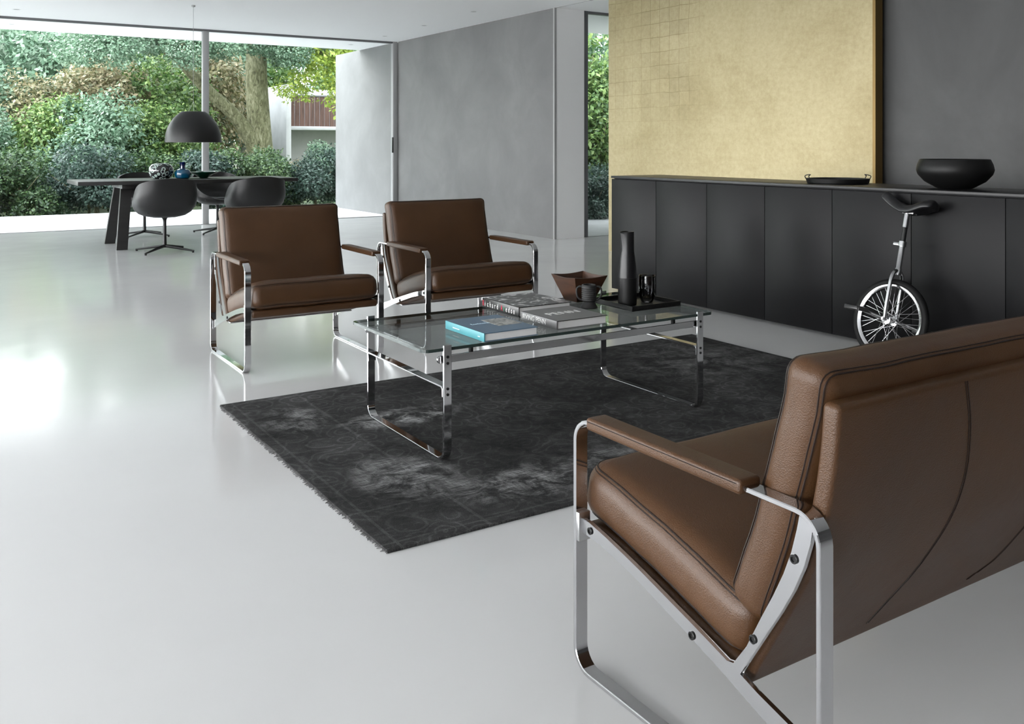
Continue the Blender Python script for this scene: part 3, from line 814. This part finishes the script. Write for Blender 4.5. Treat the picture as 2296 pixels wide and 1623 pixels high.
# ------------------------------------------------------------------ unicycle (wheel in its local y-z plane, leaning on the sideboard)
uni = thing('unicycle', 'chrome unicycle with black tyre and saddle leaning against the sideboard doors', 'unicycle', (4.088,2.915,.003))
uni.rotation_euler = (0, math.radians(15), 0)
Rw = .2125; RR = .180
def circ(r, x=0, n=64, zc=Rw): return [(x, r*math.cos(2*PI*k/n), zc+r*math.sin(2*PI*k/n)) for k in range(n)]
obj('tyre', T(circ(Rw-.0195), .0195, 12, True), 'black_rubber', uni)
bm = bmesh.new(); prof = [(-.0140,.174),(-.0155,.1815),(-.013,.1815),(-.011,.173),(.011,.173),(.013,.1815),(.0155,.1815),(.0140,.174),(.010,.165),(-.010,.165)]
rg = [[bm.verts.new((x, r*math.cos(2*PI*k/64), Rw+r*math.sin(2*PI*k/64))) for x, r in prof] for k in range(64)]
for k in range(64):
    for i in range(10): bm.faces.new((rg[k][i], rg[k][(i+1)%10], rg[(k+1)%64][(i+1)%10], rg[(k+1)%64][i]))
obj('rim', bm, 'silver', uni)
MX = Matrix.Translation((0,0,Rw)) @ Matrix.Rotation(PI/2, 4, 'Y')
obj('hub', L([(0,-.062),(.008,-.062),(.008,-.036),(.024,-.034),(.024,-.030),(.012,-.028),(.012,.028),(.024,.030),(.024,.034),(.008,.036),(.008,.062),(0,.062)], 24, M=MX), 'silver', uni)
for k in range(36):
    a = 2*PI*k/36; sd = 1 if k % 2 else -1; off = (1 if (k//2) % 2 else -1)*1.15
    obj('spoke', T([(sd*.032, .022*math.cos(a+off), Rw+.022*math.sin(a+off)), (sd*.002, .164*math.cos(a), Rw+.164*math.sin(a))], .0013, 5), 'silver', uni)
# fork
bm = bmesh.new()
for s_ in (-1, 1):
    pts = [(s_*.05,0,Rw+.0),(s_*.05,0,Rw+.08),(s_*.048,0,Rw+.165),(s_*.046,0,Rw+.205),(s_*.036,0,Rw+.236),(s_*.016,0,Rw+.252),(0,0,Rw+.255)]
    tube(bm, catmull(pts, 5), .0105, 12)
lathe(bm, [(0,-.012),(.017,-.012),(.0175,.02),(.0145,.025),(.0145,.145),(0,.145)], 20, (0,0,Rw+.245))
obj('fork', bm, 'silver', uni)
bm = bmesh.new(); lathe(bm, [(.0145,0),(.020,0),(.020,.026),(.0145,.026)], 20, (0,0,Rw+.382)); box(bm, -.006, .006, .012, .05, Rw+.386, Rw+.402, .002)
obj('seat_clamp', bm, 'silver', uni)
obj('seat_post', L([(0,0),(.0125,0),(.0125,.10),(0,.10)], 20, (0,0,Rw+.40)), 'black_metal', uni)
bm = L([(.0135,0),(.0145,.0),(.0145,.072),(0,.072)], 20, (0,0,Rw+.482)); box(bm, -.018, .018, -.045, .018, Rw+.553, Rw+.560, .002)
obj('post_head', bm, 'silver', uni)
pa = [( .150,.655),(.105,.622),(.05,.592),(.0,.578),(-.05,.584),(-.105,.604),(-.150,.612)]; ps = Path2([(a, b_) for a, b_ in pa])
def fs(x, s, w_):
    u = (s/ps.len+.5); c, n_ = ps.at(s+ps.len/2); wd = .42+.58*min(1, max(0, (u-.25)/.5)); wd *= 1-.25*max(0,(u-.9)/.1)
    q = c-n_*w_*(1 - .3*(abs(x)/.055)); return (x*wd, q.x, Rw+q.y-.21+.2125-.0025 - .012*(abs(x)/.055)**2)
obj('saddle', rbox(.11, ps.len, .05, .018, (5,16,2), fs), 'black_plastic', uni)
for s_, ang in ((-1, 12), (1, 192)):
    a = math.radians(ang); dy, dz = math.cos(a)*.118, math.sin(a)*.118
    cr = obj('crank', T([(s_*.068,0,Rw),(s_*.072,dy*.5,Rw+dz*.5),(s_*.078,dy,Rw+dz)], [.011,.0085,.009], 10), 'silver', uni)
    bm = bmesh.new(); x1 = s_*.085; x2 = s_*.165
    tube(bm, [(s_*.07,dy,Rw+dz),(x2,dy,Rw+dz)], .008, 10)
    for yy_ in (-.038, .038): box(bm, min(x1,x2), max(x1,x2), dy+yy_-.007, dy+yy_+.007, Rw+dz-.012, Rw+dz+.012, .003)
    for xx_ in (x1, x2): box(bm, xx_-.006, xx_+.006, dy-.04, dy+.04, Rw+dz-.010, Rw+dz+.010, .003)
    obj('pedal', bm, 'crank_dark', cr)

# ------------------------------------------------------------------ dining area
dt = thing('dining_table', 'long black wooden dining table on slanted plank legs beside the window', 'dining table', (2.50,10.72,0))
TX0, TX1, TY0, TY1 = -1.18, 1.14, -.43, .43
obj('tabletop', B(TX0, TX1, TY0, TY1, .682, .722, .002), 'black_oak', dt)
for s_ in (-1, 1):
    for e in (-1, 1):
        bm = bmesh.new()
        cx_ = -.755 if s_ < 0 else .72; yb = e*.375; yt = e*.20
        q = [(cx_+ (-.055), yb), (cx_+.055, yb)]
        tilt = .075*(-s_)
        vs = []
        for z, yy_, dx in ((0, yb, 0), (.655, yt, tilt)):
            for (ax_, ay_) in ((-.055,-.03),(.055,-.03),(.055,.03),(-.055,.03)): vs.append(bm.verts.new((cx_+dx+ax_, yy_+ay_, z)))
        for f_ in ((3,2,1,0),(4,5,6,7),(0,1,5,4),(1,2,6,5),(2,3,7,6),(3,0,4,7)): bm.faces.new([vs[i] for i in f_])
        bmesh.ops.bevel(bm, geom=list(bm.edges), offset=.002, segments=1, affect='EDGES')
        obj('leg', bm, 'black_oak', dt)
    cx_ = (-.68 if s_ < 0 else .645)
    obj('cross_beam', B(cx_-.06, cx_+.06, -.32, .32, .636, .6835, .002), 'black_oak', dt)

# tub chair
def shell_pt(v, th, off=0.):
    """v 0 centre .. 1 rim, th 0 = back (+local -y)"""
    cb = .5+.5*math.cos(th)               # 1 at back, 0 at front
    hgt = .035+.335*(cb**.85)+.02*math.sin(th)**2
    Rx, Ryb, Ryf = .300, .27, .24
    K = ((0,0,0),(.2,.36,.006),(.4,.62,.055),(.55,.79,.15),(.7,.915,.33),(.85,.985,.63),(1,1.,1))
    for (a0,f0,g0),(a1,f1,g1) in zip(K, K[1:]):
        if v <= a1+1e-9:
            q_ = (v-a0)/(a1-a0); f = f0+(f1-f0)*q_; g = g0+(g1-g0)*q_; break
    x = math.sin(th)*Rx*f; y = -math.cos(th)*(Ryb if math.cos(th) > 0 else Ryf)*f
    # squarer plan
    k = 1+.10*math.sin(2*th)**2; x *= k; y *= k
    taper = 1-.10*max(0, (v-.8)/.2)*abs(math.sin(th))
    return Vector((x*taper, y-.03*g*cb, .375+.02*f**3+hgt*g))
def tub_shell():
    bm = bmesh.new(); nv, nth = 20, 48
    vs = [[bm.verts.new(shell_pt(i/nv, 2*PI*k/nth)) for k in range(nth)] if i else [bm.verts.new(shell_pt(0,0))] for i in range(nv+1)]
    for i in range(nv):
        for k in range(nth):
            k2 = (k+1)%nth
            if i == 0: bm.faces.new((vs[0][0], vs[1][k], vs[1][k2]))
            else: bm.faces.new((vs[i][k], vs[i+1][k], vs[i+1][k2], vs[i][k2]))
    bmesh.ops.recalc_face_normals(bm, faces=bm.faces)
    bmesh.ops.solidify(bm, geom=list(bm.faces), thickness=-.022)
    return bm
def make_tub(label, x, y, rz):
    o = thing('tub_chair', label, 'chair', (x,y,0), rz, 'black tub chairs around the dining table')
    obj('shell', tub_shell(), 'black_leather', o, ang=50)
    def fc(x_, y_, z_): return (x_, y_+.02, .425+z_+.012*(1-(x_/.22)**2)*(1-(y_/.2)**2))
    obj('seat_pad', rbox(.42, .40, .04, .018, (8,8,1), fc), 'black_leather', o)
    obj('stem', L([(0,.05),(.021,.05),(.019,.12),(.017,.30),(.018,.325),(.026,.345),(.05,.364),(.09,.376),(0,.376)], 24), 'black_metal', o)
    obj('hub', L([(0,.045),(.026,.045),(.024,.07),(.018,.08),(0,.08)], 20), 'black_metal', o)
    for k in range(4):
        a = PI/4+k*PI/2; c_, s_ = math.cos(a), math.sin(a)
        bm = T([(c_*.01, s_*.01, .060), (c_*.14, s_*.14, .044), (c_*.31, s_*.31, .020), (c_*.335, s_*.335, .017)], [.017,.014,.009,.008], 8)
        lg = obj('base_leg', bm, 'black_metal', o)
        obj('glide', L([(0,0),(.011,0),(.011,.012),(0,.014)], 12, (c_*.325, s_*.325, 0)), 'black_rubber', lg)
    return o
tc1 = make_tub('black tub chair with its back to us at the left front of the dining table', 2.09, 9.93, 0)
for lab, x, y, rz in (('black tub chair half hidden behind the brown armchair back', 3.03, 9.95, 0),
                      ('black tub chair on the window side of the table, left one behind the table leg', 2.24, 11.75, PI),
                      ('black tub chair on the window side of the table, right one beside the window post', 3.10, 11.72, PI)):
    c_ = copy_tree(tc1); c_.location = (x, y, 0); c_.rotation_euler = (0,0,rz); c_['label'] = lab
TZ = .7225
vp = thing('patterned_vase', 'squat dark glass vase covered in pale rings on the dining table', 'vase', (2.235,10.80,TZ))
bm = L([(0,0),(.085,0),(.115,.03),(.135,.08),(.13,.125),(.10,.160),(.06,.172),(.055,.170),(.12,.12),(.125,.08),(.10,.03),(0,.012)], 48)
obj('vase_body', bm, 'murrine_glass', vp)
jg = thing('glass_jug', 'blue glass jug with clear handle and dark neck on the dining table', 'jug', (2.445,10.70,TZ))
obj('jug_body', L([(0,0),(.060,0),(.078,.012),(.088,.045),(.086,.075),(.070,.098),(.042,.108),(.030,.112)], 40), 'blue_glass', jg)
obj('neck', L([(.030,.111),(.028,.135),(.030,.165),(.037,.185),(.034,.185),(.026,.165),(.024,.13),(0,.12)], 32), 'deep_blue_glass', jg)
obj('handle', T(catmull([(.030,0,.170),(.048,0,.186),(.070,0,.182),(.078,0,.155),(.074,0,.120),(.062,0,.098)], 6), .005, 10), 'clear_glass', jg)
gd = thing('glass_dish', 'wide shallow dark green glass dish right of the blue jug', 'dish', (2.70,10.80,TZ), -.1)
bm = L([(0,0),(.040,0),(.050,.006),(.105,.042),(.190,.068),(.195,.071),(.19,.073),(.10,.048),(.045,.012),(0,.010)], 56)
for v in bm.verts: v.co.z += .06*v.co.x*max(0, math.hypot(v.co.x, v.co.y)-.05)*3
obj('dish_body', bm, 'green_glass', gd)

pl = thing('pendant_lamp', 'large black dome pendant lamp hanging over the dining table', 'lamp', (2.60,10.86,0))
obj('lamp_shade', L([(.309,1.130),(.309,1.150),(.303,1.215),(.285,1.285),(.255,1.350),(.212,1.410),(.165,1.455),(.140,1.474),(.128,1.482),(0,1.485)], 72), 'lamp_black', pl)
obj('shade_lining', L([(.3085,1.1295),(.3045,1.1295),(.3045,1.150),(.298,1.215),(.28,1.285),(.25,1.348),(.207,1.406),(.16,1.45),(.12,1.474),(0,1.478)], 72), 'lamp_white', pl)
for k in range(3):
    a = k*2*PI/3+.4; obj('suspension_wire', T([(math.cos(a)*.055, math.sin(a)*.055, 1.484), (0,0,1.60)], .0015, 6), 'steel_satin', pl)
obj('cord', T([(0,0,1.59),(0,0,2.69)], .0022, 6), 'frame_grey', pl)
obj('canopy', L([(0,2.699),(.022,2.699),(.022,2.685),(.008,2.678),(0,2.678)], 20), 'frame_grey', pl)
for ch in pl.children:
    pass
for s_ in ('lamp_bulb',):
    obj(s_, L([(0,1.30),(.03,1.305),(.042,1.34),(.03,1.38),(.015,1.40),(.015,1.478),(0,1.478)], 20), 'lamp_white', pl)

# ------------------------------------------------------------------ garden
tag(obj('lawn', B(-30, 45, 8.0, 60, -.5, -.26), 'garden_soil', None, False), kind='structure')
def foliage_mesh(name, n, size, seed, blobs, droop=.3):
    rnd = random.Random(seed); V = []; F = []
    for _ in range(n):
        cx_, cy_, cz_, rx, ry, rz = blobs[rnd.randrange(len(blobs))]
        u = rnd.uniform(-1, 1); a = rnd.uniform(0, 2*PI); q = math.sqrt(1-u*u); rad = rnd.uniform(.62, 1.04)
        nrm = Vector((q*math.cos(a), q*math.sin(a), u))
        c = Vector((cx_+nrm.x*rx*rad, cy_+nrm.y*ry*rad, cz_+nrm.z*rz*rad))
        if c.z < .0: c.z = rnd.uniform(0, .1)
        for j in range(4):
            d = (nrm*.7+Vector((rnd.gauss(0,1), rnd.gauss(0,1), rnd.gauss(0,.7)-droop))).normalized()
            up = (nrm+Vector((rnd.gauss(0,.5), rnd.gauss(0,.5), .7+rnd.gauss(0,.4)))).normalized()
            sd = d.cross(up)
            if sd.length < .1: continue
            sd.normalize(); nn_ = sd.cross(d); s_ = size*rnd.uniform(.6, 1.3); b0 = len(V)
            p = c+Vector((rnd.gauss(0,.4), rnd.gauss(0,.4), rnd.gauss(0,.4)))*size
            V += [p, p+d*s_*.5+sd*s_*.28-nn_*s_*.07, p+d*s_-nn_*s_*.12, p+d*s_*.5-sd*s_*.28-nn_*s_*.07]
            F.append((b0, b0+1, b0+2, b0+3))
    me = bpy.data.meshes.new(name); me.from_pydata([tuple(v) for v in V], [], F)
    return me
def blobs(seed, k, w_, h_, base=.35):
    r = random.Random(seed); out = []
    for i in range(k):
        z = base*h_+r.uniform(0, 1)*(h_*(1-base)-.22*h_)
        tp = 1-.45*(z/h_)
        out.append((r.uniform(-.5,.5)*w_*tp, r.uniform(-.5,.5)*w_*.8*tp, z, w_*r.uniform(.2,.34), w_*r.uniform(.2,.3), h_*r.uniform(.16,.26)))
    return out
FM = {}
for i in range(4): FM['shrub%d' % i] = foliage_mesh('foliage', 3000, .062, 10+i, blobs(i, 9, 1.5, 1.4, .2))
for i in range(3): FM['bush%d' % i] = foliage_mesh('foliage', 3400, .08, 30+i, blobs(20+i, 12, 1.9, 2.4, .25), .5)
for i in range(3): FM['crown%d' % i] = foliage_mesh('crown', 3600, .15, 50+i, blobs(40+i, 16, 3.4, 5.2, .35), .8)
FM['spray'] = foliage_mesh('foliage', 170, .14, 77, blobs(61, 9, 1.9, 1.7, .05), 1.0)
CACHE = {}
def fol(kind, mat):
    if (kind, mat) not in CACHE:
        me = FM[kind].copy(); me.materials.append(MATS[mat]); CACHE[(kind, mat)] = me
    return CACHE[(kind, mat)]
rg_ = random.Random(5)
def plant(name, kind, mat, x, y, z, s, label, cat, group=None, trunk=True, tall=1., zr=None):
    o = thing(name, label, cat, (x, y, z), rg_.uniform(0, 6.28) if zr is None else zr, group)
    f_ = bpy.data.objects.new('crown' if kind.startswith('crown') else 'foliage', fol(kind, mat)); COL.objects.link(f_); f_.parent = o
    f_.scale = (s, s, s*tall); f_['kind'] = 'thing'
    if trunk:
        hh = {'c': 4.2, 'b': 1.6, 's': .9}[kind[0]]*s*tall; r0 = {'c': .13, 'b': .05, 's': .03}[kind[0]]*s
        bm = bmesh.new()
        tube(bm, [(0,0,-.26-z*0), (.03*s,.02*s,hh*.4), (-.04*s,.03*s,hh)], [r0, r0*.8, r0*.35], 9)
        for k in range(3):
            a = k*2.1+.5; tube(bm, [(0,0,hh*.35+.1*k), (math.cos(a)*.3*s, math.sin(a)*.3*s, hh*.7), (math.cos(a)*.6*s, math.sin(a)*.6*s, hh*.95)], [r0*.6, r0*.4, r0*.15], 6)
        obj('trunk', bm, 'bark', o)
    return o
Z0 = -.26
rowA = [(.0,'leaf_teal'),(1.05,'leaf_deep'),(2.1,'leaf_teal'),(3.05,'leaf_deep'),(4.1,'leaf_teal'),(5.1,'leaf_deep'),(6.15,'leaf_teal')]
labA = ['dark teal low shrub at the far left edge of the window','deep green low shrub just left of the dining table','dark low shrub behind the left legs of the dining table','green low shrub behind the vases on the dining table','dark low shrub right of the window post','deep green low shrub behind the right end of the dining table','dark low shrub at the foot of the outside wall']
for i, ((x, mt), lb) in enumerate(zip(rowA, labA)):
    plant('low_shrub', 'shrub%d' % (i % 4), mt, x+.25, 17.15+.1*(i%2), Z0, 1.0, lb, 'shrub', 'low shrubs along the terrace', tall=1.0)
rowB = [(.4,'leaf_sage'),(1.5,'leaf_green'),(2.55,'leaf_sage'),(3.5,'leaf_green'),(4.5,'leaf_green')]
labB = ['sage green bush, leftmost of the middle row behind the glass','mid green bush, second from left in the middle row','sage green bush with broad leaves left of the lamp shade','fresh green bush directly behind the lamp shade','fresh green bush right of the lamp and window post']
for i, ((x, mt), lb) in enumerate(zip(rowB, labB)):
    plant('leafy_bush', 'bush%d' % (i % 3), mt, x+.2, 18.9+.2*(i%2), Z0, (.95+.04*(i%3)) if i < 4 else .62, lb, 'bush', 'mid height bushes behind the low shrubs')
for i, (x, y, s, mt, lb) in enumerate([(5.9,18.4,.52,'leaf_sage','small sage bush at the foot of the big tree trunk'),(7.3,18.6,.62,'leaf_sage','sage bush in front of the concrete house beside the outside wall'),(6.7,19.0,.45,'leaf_tan','small tan bush between tree trunk and concrete house')]):
    plant('leafy_bush', 'bush%d' % i, mt, x, y, Z0, s, lb, 'bush', 'mid height bushes behind the low shrubs')
rowC = [(.3,21.2,'crown0',.62,'leaf_sage','sage green small tree at the left edge of the window view'),(1.9,20.9,'crown1',.60,'leaf_tan','tan autumn coloured tree in the left part of the window view'),
        (3.2,21.6,'crown2',.66,'leaf_tan','pale tan tree left of the pendant lamp cord'),(4.5,22.0,'crown0',.70,'leaf_green','green tree behind the window post'),(2.6,23.5,'crown1',.9,'leaf_sage','tall sage green tree behind the tan trees'),
        (5.9,23.8,'crown2',.82,'leaf_tan','muted tan tree between the two big trunks'),(.3,24.5,'crown2',1.0,'leaf_sage','tall sage tree far left in the back row'),(4.6,25.5,'crown1',1.05,'leaf_sage','tall sage tree in the back row behind the lamp')]
for (x, y, kd, s, mt, lb) in rowC:
    plant('garden_tree', kd, mt, x, y, Z0, s, lb, 'tree', 'trees filling the garden behind')
for i, (x, y, s) in enumerate([(-4.4,24,.9),(-2.0,21,.8),(-5.8,29,1.1),(-1.6,27,1.05),(1.7,29,1.15),(5.3,30,1.2),(9,31,1.2),(13,30,1.2),(7.2,27.5,1.0),(11,27,.95),(16,26,1.1)]):
    plant('background_tree', 'crown%d' % (i % 3), 'leaf_sage' if i % 3 else 'leaf_green', x, y, Z0, s, 'pale green tree in the far background of the garden', 'tree', 'far background trees')
# the big old tree with its leaning limb and drooping leaves
bt = thing('old_tree', 'thick mossy tree trunk with a leaning limb right of the window post', 'tree', (6.15,20.0,Z0))
tube_pts = [(.12,0,0),(.10,0,.9),(.05,0,1.6),(.0,0,2.4),(-.02,0,3.3),(.1,.1,4.6),(.0,.1,6.0)]
obj('trunk', T(catmull(tube_pts, 4), [r_ for r_ in [.285-.004*k for k in range(25)]], 20), 'bark', bt)
obj('limb', T(catmull([(.02,0,1.0),(-.20,-.1,1.55),(-.60,-.15,2.05),(-1.1,-.2,2.5),(-1.8,-.3,3.2),(-2.6,-.3,4.2)], 4), [.18-.005*k for k in range(21)], 14), 'bark', bt)
for (x, y, z, s) in ((-2.3,-1.3,2.75,1.0),(-1.2,-1.5,2.95,1.0),(-.2,-1.4,2.85,.95),(.8,-.9,2.95,1.0),(-3.4,-1.2,2.7,1.0),(-1.8,.2,3.4,1.5),(.2,.3,3.6,1.7),(1.8,0,3.3,1.3)):
    f_ = bpy.data.objects.new('leaf_cluster', fol('bush%d' % (int(abs(x*10))%3), 'leaf_sage')); COL.objects.link(f_); f_.parent = bt; f_.location = (x, y, z); f_.scale = (s*.8, s*.6, s*.62); f_.rotation_euler = (0,0,x*3)
mp = thing('lime_leaved_tree', 'yellow green leafy branches hanging before the concrete house', 'tree', (7.55,18.9,Z0))
for (x, y, z, s) in ((-.25,0,2.35,.8),(.25,.1,1.9,.75),(-.7,.1,2.75,.8),(.0,0,2.9,.9),(.55,.2,2.6,.9),(-.9,.3,2.2,.45)):
    f_ = bpy.data.objects.new('leaf_cluster', fol('spray', 'leaf_lime')); COL.objects.link(f_); f_.parent = mp; f_.location = (x, y, z); f_.scale = (s, s, s*.8); f_.rotation_euler = (0,0,x*4)
obj('branch', T(catmull([(1.2,.5,.0),(1.0,.4,2.0),(.6,.2,3.0),(0,0,3.3),(-.8,.1,3.4)], 5), .025, 7), 'bark', mp)
# right slit view
for (x, y, kd, s, mt, lb) in ((9.3,12.9,'crown1',.72,'leaf_green','slender green tree seen through the narrow window by the gold wall'),(10.6,14.2,'crown0',.9,'leaf_sage','sage tree behind the slender tree in the narrow window'),(8.2,13.6,'crown2',.7,'leaf_green','green tree at the left of the narrow window')):
    plant('garden_tree', kd, mt, x, y, Z0, s, lb, 'tree', 'trees behind the narrow window')
for (x, y, mt, lb) in ((8.7,11.3,'leaf_teal','dark low shrub at the foot of the narrow window view, left'),(9.7,11.6,'leaf_teal','dark low shrub at the foot of the narrow window view, right')):
    plant('low_shrub', 'shrub1', mt, x, y, Z0, .8, lb, 'shrub', 'low shrubs along the terrace')
for (x, y, lb) in ((9.4,12.2,'narrow column of small leaves in the slit window, nearer one'),):
    plant('leafy_bush', 'bush1', 'leaf_green', x, y, Z0, .9, lb, 'bush', 'mid height bushes behind the low shrubs', tall=1.3)

hs = thing('neighbouring_house', 'grey concrete house with a brown slatted balcony among the trees', 'house', (0,0,Z0))
obj('concrete_wall', B(8.02, 8.16, 23.6, 28, 0, 2.95, .01), 'concrete', hs)
obj('rear_wall', B(8.16, 13, 25.3, 25.5, 0, 2.95), 'concrete', hs, False)
bal = obj('balcony_slab', B(8.16, 13, 23.75, 25.3, 1.76, 1.86, .01), 'concrete', hs)
for k in range(34):
    x = 8.19+k*.14; obj('slat', B(x, x+.125, 23.80, 23.83, 1.86, 2.66), 'slat_wood', hs, False)
obj('handrail', B(8.16, 13, 23.78, 23.85, 2.66, 2.70, .004), 'frame_dark', hs)
